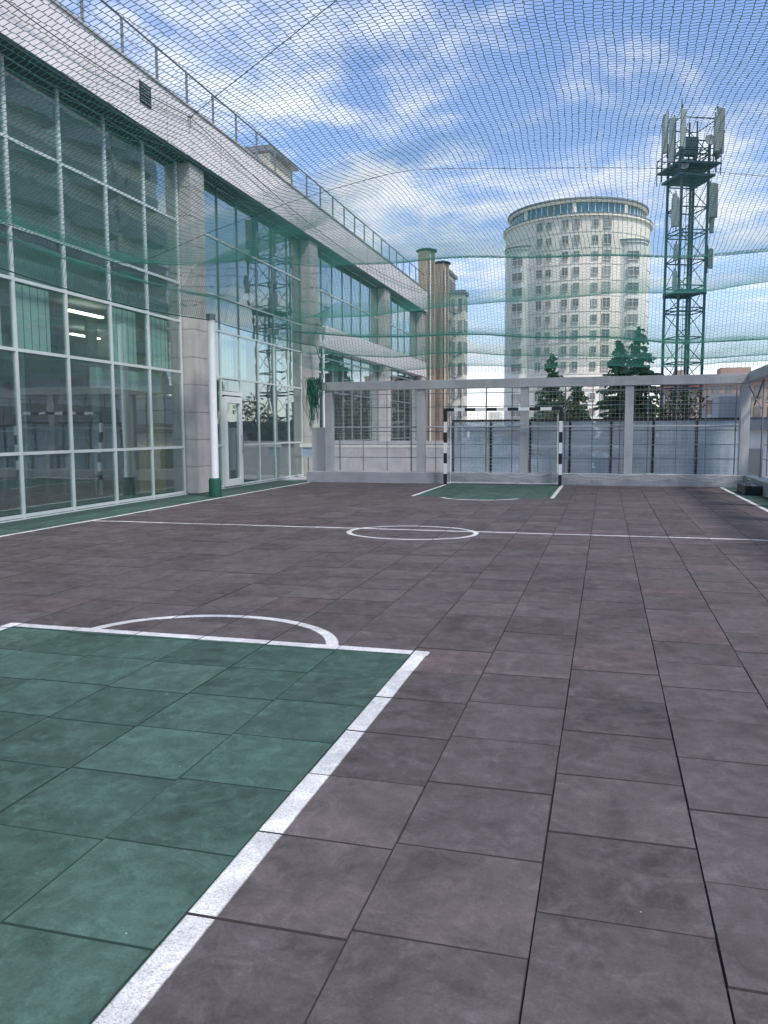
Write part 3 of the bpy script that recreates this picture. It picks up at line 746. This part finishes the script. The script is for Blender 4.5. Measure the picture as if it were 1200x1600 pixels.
# ------------------------------------------------------------------ round tower block in the distance
T = thing('tower_block', 'tall cream cylindrical apartment tower with a dark roof rim', 'building', loc=(-6.4, 167, -12))
R0 = 13.75; H0 = 51.5
def cyl_prof(r, z0, z1): return [(r, z0), (r, z1)]
MB().lathe([(R0, 0), (R0, H0), (R0+.45, H0+.05), (R0+.45, H0+.35), (R0-1.2, H0+.5)], 96).build('wall', 'cream', T, smooth=True)
mb = MB()
for k in range(17): mb.lathe([(R0+.01, 50.3-2.80*k+1.25), (R0+.06, 50.3-2.80*k+1.25), (R0+.06, 50.3-2.80*k+1.36), (R0+.01, 50.3-2.80*k+1.36)], 96)
mb.build('floor_band', 'win_frame', T, smooth=True)
MB().lathe([(R0-1.2, H0+.5), (R0-1.2, H0+2.6)], 96).build('upper_glazing', 'blue_glass', T, smooth=True)
mb = MB()
for k in range(64):
    a = 2*math.pi*k/64; c, s_ = math.cos(a), math.sin(a); mb.bar(((R0-1.15)*c, (R0-1.15)*s_, H0+.5), ((R0-1.15)*c, (R0-1.15)*s_, H0+2.6), .07 if k % 8 else .42, 6)
mb.build('glazing_pier', 'cream', T)
MB().lathe([(R0-1.15, H0+2.6), (R0-.95, H0+2.65), (R0-.95, H0+3.0), (R0-.35, H0+3.15), (R0-.35, H0+3.45), (R0-1.5, H0+3.7), (0, H0+3.8)], 96).build('roof', 'cornice', T, smooth=True)
MB().lathe([(R0-1.0, H0+2.66), (R0-.6, H0+2.8), (R0-.55, H0+3.3)], 96).build('eave', 'cream', T, smooth=True)
MB().lathe([(R0+.46, H0+.36), (R0+.50, H0+.40), (R0+.50, H0+.62), (R0+.2, H0+.62)], 96).build('rim', 'cornice', T, smooth=True)
view_a = math.atan2(0-167, 0+6.4)      # direction from tower axis to the camera
def on_cyl(ang, rr): return (rr*math.cos(ang), rr*math.sin(ang))
def bay(off, rr, top, lab=None):
    a = view_a+off; cx, cy = on_cyl(a, R0-2.0)
    b_ = MB().lathe([(rr, 0), (rr, top), (rr+.25, top+.05), (rr+.25, top+.35), (rr-.2, top+.5), (0, top+1.2)], 40, cx, cy).build('round_bay', 'cream_green', T, smooth=True)
    MB().lathe([(rr+.26, top+.36), (rr+.34, top+.36), (rr+.34, top+.62), (rr-.1, top+.66)], 40, cx, cy).build('cornice', 'cornice', b_, smooth=True)
    return cx, cy, a
bl = bay(-.92, 3.7, 46.9); br = bay(.86, 3.7, 47.0)
wcount = 0
protos = {}
def window(kind, w, h, x, y, z, ang, parent):
    if kind not in protos:
        o = MB().box(-w/2, w/2, -.10, .06, -h/2, h/2).build('window', 'win_dark', parent)
        mb = MB().box(-w/2-.12, w/2+.12, -.16, -.10, h/2, h/2+.14).box(-w/2-.14, w/2+.14, -.24, -.10, -h/2-.14, -h/2)
        mb.box(-w/2-.1, -w/2, -.16, -.10, -h/2, h/2).box(w/2, w/2+.1, -.16, -.10, -h/2, h/2).box(-.04, .04, -.14, -.102, -h/2, h/2).box(-w/2, w/2, -.14, -.102, h*.18, h*.18+.07)
        mb.build('window_frame', 'win_frame', o); protos[kind] = o
    else:
        s_ = protos[kind]; o = s_.copy(); C.objects.link(o); o.parent = parent
        for g in s_.children: dup(g, o)
    o.location = (x, y, z); o.rotation_euler = (0, 0, ang+math.pi/2); return o
cols = [(-.50, 'w1', 1.25, 1.7), (-.365, 'w2', 1.05, 1.3), (-.145, 'w3', 1.1, 1.5), (-.0, 'w3', 1.1, 1.5), (.24, 'w2', 1.05, 1.3), (.40, 'w5', 1.55, 1.9)]
low = MB()
for k in range(14):
    z = 50.3-2.80*k
    for (off, kd, w, h) in cols:
        a = view_a+off; x, y = on_cyl(a, R0)
        if k < 12: window(kd, w*.88, h*.85, x, y, z, a, T)
        else:
            u = Vector((-math.sin(a), math.cos(a), 0)); n = Vector((math.cos(a), math.sin(a), 0)); c = Vector((x, y, z)); b0 = len(low.v)
            for (p_, q_) in ((-1, -1), (1, -1), (1, 1), (-1, 1)): low.v.append(tuple(c+u*w/2*p_+Vector((0, 0, h/2*q_))+n*.1))
            low.f.append((b0, b0+1, b0+2, b0+3))
    for (bx, by, a), s_ in ((bl, 1), (br, -1)):
        a2 = a + (.55 if s_ == 1 else -.55)
        if 1 < k < 13: window('w6', 2.0, 1.4, bx+3.7*math.cos(a2), by+3.7*math.sin(a2), z, a2, T)
lo = low.build('window', 'win_dark', T); lo['kind'] = 'stuff'
mb = MB()

# ------------------------------------------------------------------ telecom mast
TM = thing('telecom_mast', 'dark steel lattice telecom mast with panel antennas to the right of the round tower', 'mast', loc=(4.5, 54.5, -12), rz=.42)
hw = .86; TOP = 30.0
lg = None
corners = [(-hw, -hw), (hw, -hw), (hw, hw), (-hw, hw)]
for (x, y) in corners:
    if lg is None: lg = MB().bar((0, 0, 0), (0, 0, TOP+1.0), .085, 8).build('leg', 'mast', TM); lg.location = (x, y, 0)
    else: dup(lg, TM, (x, y, 0))
mb = MB(); z = 0.5; k = 0
while z < TOP:
    h = 1.55
    for i in range(4):
        a, b = corners[i], corners[(i+1) % 4]
        mb.bar((*a, z), (*b, z), .04, 4, cap=False)
        if k % 3 == 1: mb.bar((*a, z+.22), (*b, z+.22), .035, 4, cap=False)
        if k % 2: a, b = b, a
        mb.bar((*a, z), (*b, z+h), .028, 4, cap=False)
    z += h; k += 1
mb.build('bracing', 'mast', TM)
mb = MB().bar((-.2, -.26, 0), (-.2, -.26, TOP-1.6), .02, 4).bar((.2, -.26, 0), (.2, -.26, TOP-1.6), .02, 4)
for z in np.arange(.3, TOP-1.6, .35): mb.bar((-.2, -.26, z), (.2, -.26, z), .018, 4, cap=False)
mb.build('ladder', 'mast', TM)
mb = MB().box(-1.35, 1.35, -1.35, 1.35, 29.25, 29.37).box(-1.15, 1.15, -1.15, 1.15, 28.6, 28.73)
for i in range(4):
    a, b = [(-1.35, -1.35), (1.35, -1.35), (1.35, 1.35), (-1.35, 1.35)][i], [(1.35, -1.35), (1.35, 1.35), (-1.35, 1.35), (-1.35, -1.35)][i]
    for zz in (29.7, 30.1): mb.bar((*a, zz), (*b, zz), .03, 4)
    mb.bar((*a, 28.6), (*a, 30.1), .035, 4); m2 = ((a[0]+b[0])/2, (a[1]+b[1])/2); mb.bar((*m2, 29.3), (*m2, 30.1), .03, 4)
mb.build('platform', 'mast', TM)
for z in (21.8,): MB().box(-.95, .95, -.95, -.80, z-.15, z+.15).box(-.95, .95, .8, .95, z-.15, z+.15).box(-.95, .95, -.797, .797, z-.05, z+.05).build('platform', 'mast', TM)
mb = MB()
for i in range(4):
    s_ = 1.15; a, b = [(-s_, -s_), (s_, -s_), (s_, s_), (-s_, s_)][i], [(s_, -s_), (s_, s_), (-s_, s_), (-s_, -s_)][i]
    mb.bar((*a, 30.6), (*b, 30.6), .035, 4); mb.bar((*a, 31.9), (*b, 31.9), .035, 4); mb.bar((*a, 28.8), (*a, 32.6), .05, 6)
mb.bar((-.55, 0, 30), (-.55, 0, 33.4), .03, 6); mb.bar((0, 0, 29), (0, 0, 32), .06, 6)
mb.box(-.45, .45, -.3, .3, 30.1, 31.1)
mb.build('head_frame', 'mast', TM)
def ant(x, y, z0, z1, w=.34, d=.22, rz=0, par=TM):
    o = MB().box(-w/2, w/2, -d/2, d/2, 0, z1-z0).build('antenna', 'antenna', par, bevel=.04); o.location = (x, y, z0); o.rotation_euler = (0, 0, rz)
    MB().bar((0, d/2+.09, -.25), (0, d/2+.09, z1-z0+.2), .035, 6).box(-.05, .05, d/2, d/2+.12, .2, .3).box(-.05, .05, d/2, d/2+.12, (z1-z0)*.8, (z1-z0)*.8+.1).build('bracket', 'mast', o)
ant(-1.45, -.65, 29.4, 32.0, .38, .25, -.9); ant(-1.1, -1.25, 30.0, 32.3, .3, .2, -.2); ant(-1.5, .2, 30.2, 32.5, .3, .2, -1.5)
ant(1.35, -1.15, 29.9, 32.5, .5, .3, .5); ant(1.7, -.3, 29.9, 32.1, .4, .25, 1.2); ant(.95, -1.45, 29.9, 32.0, .28, .2, .1)
ant(-1.25, -.9, 25.6, 27.3, .42, .28, -.8); ant(1.15, -1.0, 26.2, 28.2, .5, .3, .4); ant(1.35, -.55, 25.4, 26.6, .35, .25, .9); ant(-1.2, -.7, 26.6, 27.6, .25, .2, -.8)
ant(1.15, -.9, 23.2, 24.4, .3, .2, .6); ant(-1.15, -.9, 21.8, 23.0, .25, .2, -.6); ant(-1.15, -.9, 23.6, 24.6, .25, .2, -.6)
for (x, y, z) in ((-.9, -1.1, 29.2), (.6, -1.3, 30.6)):
    MB().lathe([(.0, -.10), (.24, -.06), (.30, .06), (.29, .08), (0, .02)], 20, 0, 0).build('dish', 'antenna', TM).matrix_basis = Matrix.Translation((x, y, z)) @ Matrix.Rotation(R_(90), 4, 'X')
mb = MB()
for (dx, dy) in ((-.08, -.4), (0, -.42), (.3, .2), (.36, .2)): mb.bar((dx, dy, 0), (dx, dy, 29.5), .03, 5, cap=False)
mb.build('cable_run', 'mast', TM)

# ------------------------------------------------------------------ trees
def conifer(label, x, y, top, base=-12, spread=3.0, seed=1):
    rng = random.Random(seed); H = top-base
    t_ = thing('conifer_tree', label, 'tree', 'trees beyond the end wall', loc=(x, y, base))
    mb = MB().bar((0, 0, 0), (0, 0, H*.55), .28, 8, .16, cap=False).bar((0, 0, H*.55), (0, 0, H*.98), .16, 8, .03, cap=False)
    lf = MB(); zz = 2.0
    while zz < H-.1:
        u = (zz-2.0)/(H-2.0); L = min(spread*.55, spread*2.0*(1-u)**.9)+.05; nb = rng.randint(5, 8)
        a0 = rng.random()*6.3
        for i in range(nb):
            if rng.random() < .14: continue
            a = a0+6.283*i/nb+rng.uniform(-.25, .25); l = L*rng.uniform(.65, 1.15); dz = -.18*l
            d = Vector((math.cos(a), math.sin(a), 0)); n = Vector((-d.y, d.x, 0))
            z0_ = zz+rng.uniform(-.3, .3); l *= rng.uniform(.75, 1.2)
            tip = Vector((0, 0, z0_))+d*l+Vector((0, 0, dz+.25*l*rng.random()))
            mb.bar((0, 0, z0_), tuple(tip), .03, 3, .01, cap=False)
            m_ = max(4, int(l*13))
            for k in range(m_):
                v = (k+rng.random())/m_; c = Vector((0, 0, z0_)).lerp(tip, v)
                wd = (.06+.34*(1-v)*min(1, v*3+.2))*min(1.1, l*.55)
                for s_ in (-1, 1):
                    e = c+n*s_*wd*rng.uniform(.5, 1.2)+d*rng.uniform(.05, .3)+Vector((0, 0, -rng.uniform(.03, .30)))
                    q = Vector((rng.uniform(-.09, .09), rng.uniform(-.09, .09), rng.uniform(.01, .07)))
                    b0 = len(lf.v); lf.v += [tuple(c-d*.05), tuple(c+d*.10+q*.4), tuple(e+q), tuple(e-q)]; lf.f.append((b0, b0+1, b0+2, b0+3))
        zz += .17+.14*(1-u)
    lf.build('crown', 'needles', t_); mb.build('trunk', 'bark', t_)
def broadleaf(label, x, y, top, base=-12, rad=3.0, seed=1):
    rng = random.Random(seed); H = top-base
    t_ = thing('broadleaf_tree', label, 'tree', 'trees beyond the end wall', loc=(x, y, base))
    mb = MB().bar((0, 0, 0), (0, 0, H*.6), .3, 8, .2, cap=False); lf = MB()
    for k in range(26):
        a = rng.random()*6.28; rr = rad*math.sqrt(rng.random()); z = H*rng.uniform(.45, .97)
        rr *= math.sqrt(max(.1, 1-((z/H-.66)/.36)**2)); c = Vector((rr*math.cos(a), rr*math.sin(a), z))
        mb.bar((0, 0, z*.72), tuple(c), .07, 4, .02, cap=False)
        cr = rng.uniform(.6, 1.15)
        for i in range(150):
            d = Vector((rng.gauss(0, 1), rng.gauss(0, 1), rng.gauss(0, .75))).normalized()*cr*rng.random()**.4
            p0 = c+d; s_ = rng.uniform(.07, .15); u = Vector((rng.uniform(-1, 1), rng.uniform(-1, 1), rng.uniform(-1, 1))).normalized(); v = u.orthogonal().normalized()
            b0 = len(lf.v); lf.v += [tuple(p0-u*s_), tuple(p0+v*s_*.7), tuple(p0+u*s_), tuple(p0-v*s_*.7)]; lf.f.append((b0, b0+1, b0+2, b0+3))
    lf.build('crown', 'leaves', t_); mb.build('trunk', 'bark', t_)
conifer('tallest dark conifer, just left of the telecom mast', 2.15, 60, 8.6, spread=2.8, seed=2)
conifer('second dark conifer rising left of the tallest conifer', .75, 58.5, 7.5, spread=2.6, seed=3)
conifer('small dark conifer top in front of the middle of the round tower', -3.9, 60, 6.8, spread=1.9, seed=4)
conifer('low dark conifer behind the frame between the small and the second conifer', -1.9, 56, 4.7, spread=2.0, seed=6)
broadleaf('low leafy tree crown seen through the frame right of the goal', -3.2, 50, 3.2, rad=2.2, seed=8)
broadleaf('low leafy tree crown in front of the foot of the telecom mast', 3.6, 50, 3.6, rad=2.0, seed=10)

# ------------------------------------------------------------------ city buildings
def block(name, label, cat, x0, x1, y0, y1, top, m='beige', floors=8, nx=5, ny=4, base=-12, roofm='cornice', balc=False, cap=.5, room=True):
    b_ = thing(name, label, cat, loc=((x0+x1)/2, (y0+y1)/2, base)); W_, D_, H = (x1-x0)/2, (y1-y0)/2, top-base
    MB().box(-W_, W_, -D_, D_, 0, H).build('wall', m, b_)
    rf = MB().box(-W_-cap, W_+cap, -D_-cap, D_+cap, H+.003, H+.45).build('roof', roofm, b_)
    if room: MB().box(-W_*.3, W_*.2, -D_*.3, D_*.3, H+.453, H+2.3).build('roof_room', m, rf)
    fh = H/floors; w0 = 2*W_/nx; pr = None; cnt = 0; rest = MB()
    for k in range(floors-1, -1, -1):
        z = fh*(k+.52)
        for i in range(nx):
            x = -W_+w0*(i+.5); w = min(1.5, w0*.5); h = min(1.5, fh*.5)
            if z+base < -7: continue
            if cnt < 60:
                o = MB().box(-w/2, w/2, -.09, .03, -h/2, h/2).box(-w/2-.1, w/2+.1, -.2, .03, -h/2-.16, -h/2-.003).build('window', 'win_dark', b_) if pr is None else dup(pr, b_)
                pr = pr or o; o.location = (x, -D_, z); cnt += 1
            else: rest.box(x-w/2, x+w/2, -D_-.09, -D_+.03, z-h/2, z+h/2)
        for i in range(ny):
            y = -D_+2*D_/ny*(i+.5)
            if z+base < -7: continue
            for s_ in (-1, 1): rest.box(s_*W_-.06, s_*W_+.06, y-.7, y+.7, z-fh*.24, z+fh*.26)
        if balc:
            rest2 = MB().box(-W_*.6, -W_*.1, -D_-1.1, -D_, z-fh*.45, z-fh*.42).box(-W_*.6, -W_*.1, -D_-1.1, -D_-1.05, z-fh*.42, z-fh*.12)
            if z+base > -7: rest2.build('balcony', 'cornice', b_)
    if rest.v: o = rest.build('window', 'win_dark', b_); o['kind'] = 'stuff'
    return b_
block('apartment_building', 'beige stepped apartment block right behind the ventilation stacks', 'building', -24, -21.3, 112, 117, 22.9, 'beige', 12, 3, 3, cap=.25, room=False)
block('apartment_building', 'lower beige apartment wing with balconies at the right side of the stepped block', 'building', -21.2, -19.3, 112.5, 115.5, 20.2, 'beige', 11, 2, 2, balc=True, cap=.2, room=False)
block('apartment_building', 'distant brown apartment block low behind the right end of the frame', 'building', 10.4, 27, 125, 140, 8.2, 'brown_wall', 7, 9, 4, roofm='red_roof', balc=True)
block('apartment_building', 'small reddish building behind the foot of the telecom mast', 'building', 6.6, 10.2, 100, 112, 6.2, 'brown_wall', 6, 3, 4, roofm='red_roof')
block('apartment_building', 'low bluish grey block seen through the right glass panels', 'building', 5.6, 16, 70, 84, 1.9, 'grey_wall', 5, 6, 4)
block('apartment_building', 'pale low building beyond the right corner of the court', 'building', 5.6, 14, 40, 52, 1.4, 'pale_wall', 4, 5, 4)
block('apartment_building', 'low grey house beyond the balustrade behind the goal', 'building', -9, -1.5, 78, 90, 1.0, 'grey_wall', 5, 4, 4, roofm='red_roof')
block('apartment_building', 'low cream house far behind the goal, left of the grey house', 'building', -15.5, -10.5, 95, 105, 1.3, 'cream', 5, 3, 3)
block('apartment_building', 'wide pale low hall at the foot of the round tower', 'building', -16, 12, 140, 150, -1.0, 'pale_wall', 4, 12, 3)
o = MB().box(-90, 120, 30, 44, -11.995, -11.94).build('road', 'terrace'); tag(o, 'grey street far below', 'road', kind='structure')
# tall neighbours outside the frame on the right: they are what the big windows mirror
def mirror_block(label, x0, x1, y0, y1, top, m, nf, n):
    b_ = thing('apartment_building', label, 'building', loc=((x0+x1)/2, (y0+y1)/2, -12)); H = top+12; W_, D_ = (x1-x0)/2, (y1-y0)/2
    MB().box(-W_, W_, -D_, D_, 0, H).build('wall', m, b_)
    MB().box(-W_-.6, W_+.6, -D_-.6, D_+.6, H+.003, H+.8).build('roof', 'cornice', b_)
    mb = MB(); bc = MB(); fh = H/nf
    for k in range(nf):
        z = fh*(k+.5)
        for i in range(n):
            y = -D_+2*D_/n*(i+.5)
            mb.box(-W_-.1, -W_+.05, y-1.1, y+1.1, z-.9, z+.9)
            if i % 3 == 1: bc.lathe([(1.9, z-1.3), (1.9, z-.3), (1.8, z-.3), (1.8, z-1.2), (0, z-1.2)], 12, -W_, y, 1, 1.4, math.pi/2, math.pi*1.5)
        for i in range(4):
            x = -W_+2*W_/4*(i+.5); mb.box(x-1, x+1, -D_-.1, -D_+.05, z-.9, z+.9)
    o = mb.build('window', 'win_dark', b_); o['kind'] = 'stuff'; o = bc.build('balcony', 'grey_wall', b_); o['kind'] = 'stuff'
mirror_block('tall grey apartment block beyond the right side of the court, mirrored in the windows', 22, 40, 26, 62, 46, 'pale_wall', 18, 15)
mirror_block('tall beige apartment block next to the grey one, mirrored in the windows', 23, 41, 64, 72, 38, 'cream', 15, 4)

# ------------------------------------------------------------------ gym machines behind the glass
def treadmill():
    t_ = thing('treadmill', 'dark treadmill behind the big windows, nearest the camera', 'gym machine', 'gym machines behind the glass', loc=(-10.8, 11.0, 0.002))
    MB().box(-.9, .8, -.35, .35, .05, .2).build('deck', 'machine', t_, bevel=.02); MB().box(-.7, .55, -.24, .24, .203, .215).build('belt', 'black', t_)
    MB().bar((.6, -.32, .2), (.75, -.32, 1.25), .035).bar((.6, .32, .2), (.75, .32, 1.25), .035).bar((.75, -.3, 1.05), (.2, -.3, 1.0), .025).bar((.75, .3, 1.05), (.2, .3, 1.0), .025).build('upright', 'machine_light', t_)
    MB().box(.68, .80, -.36, .36, 1.15, 1.5).build('console', 'machine', t_, bevel=.02); return t_
t0 = treadmill()
for i, (x, y, rz, l) in enumerate(((-10.8, 12.2, .0, 'dark treadmill behind the glass, second one from the camera'), (-11.0, 13.5, .1, 'dark treadmill behind the glass, third one from the camera'),
                    (-12.4, 12.7, 0, 'dark treadmill in the back row of the gym'), (-10.9, 9.8, 0, 'dark treadmill behind the glass at the left edge of the picture'))):
    copy_thing(t0, (x, y, .002), rz, 1, l)
rk = thing('weight_rack', 'dark steel training rack with a slanted bench behind the window', 'gym machine', 'gym machines behind the glass', loc=(-10.6, 14.6, .002))
MB().bar((0, -.5, 0), (0, -.5, 2.1), .04).bar((0, .5, 0), (0, .5, 2.1), .04).bar((0, -.5, 2.1), (0, .5, 2.1), .04).bar((-.8, -.5, .03), (.4, -.5, .03), .04).bar((-.8, .5, .03), (.4, .5, .03), .04).build('frame', 'machine', rk)
MB().bar((-.05, -.9, 1.3), (-.05, .9, 1.3), .015).bar((-.05, .62, 1.3), (-.05, .68, 1.3), .22, 20).bar((-.05, -.68, 1.3), (-.05, -.62, 1.3), .22, 20).build('barbell', 'machine_light', rk)
o = MB().box(.3, 1.3, -.15, .15, .45, .52).build('bench', 'machine', rk, bevel=.02)
MB().bar((.45, 0, 0), (.45, 0, .45), .03).bar((1.2, 0, 0), (1.2, 0, .45), .03).build('leg', 'machine_light', rk)

S.cycles.max_bounces = 8; S.cycles.transparent_max_bounces = 24; S.cycles.glossy_bounces = 4; S.cycles.transmission_bounces = 4
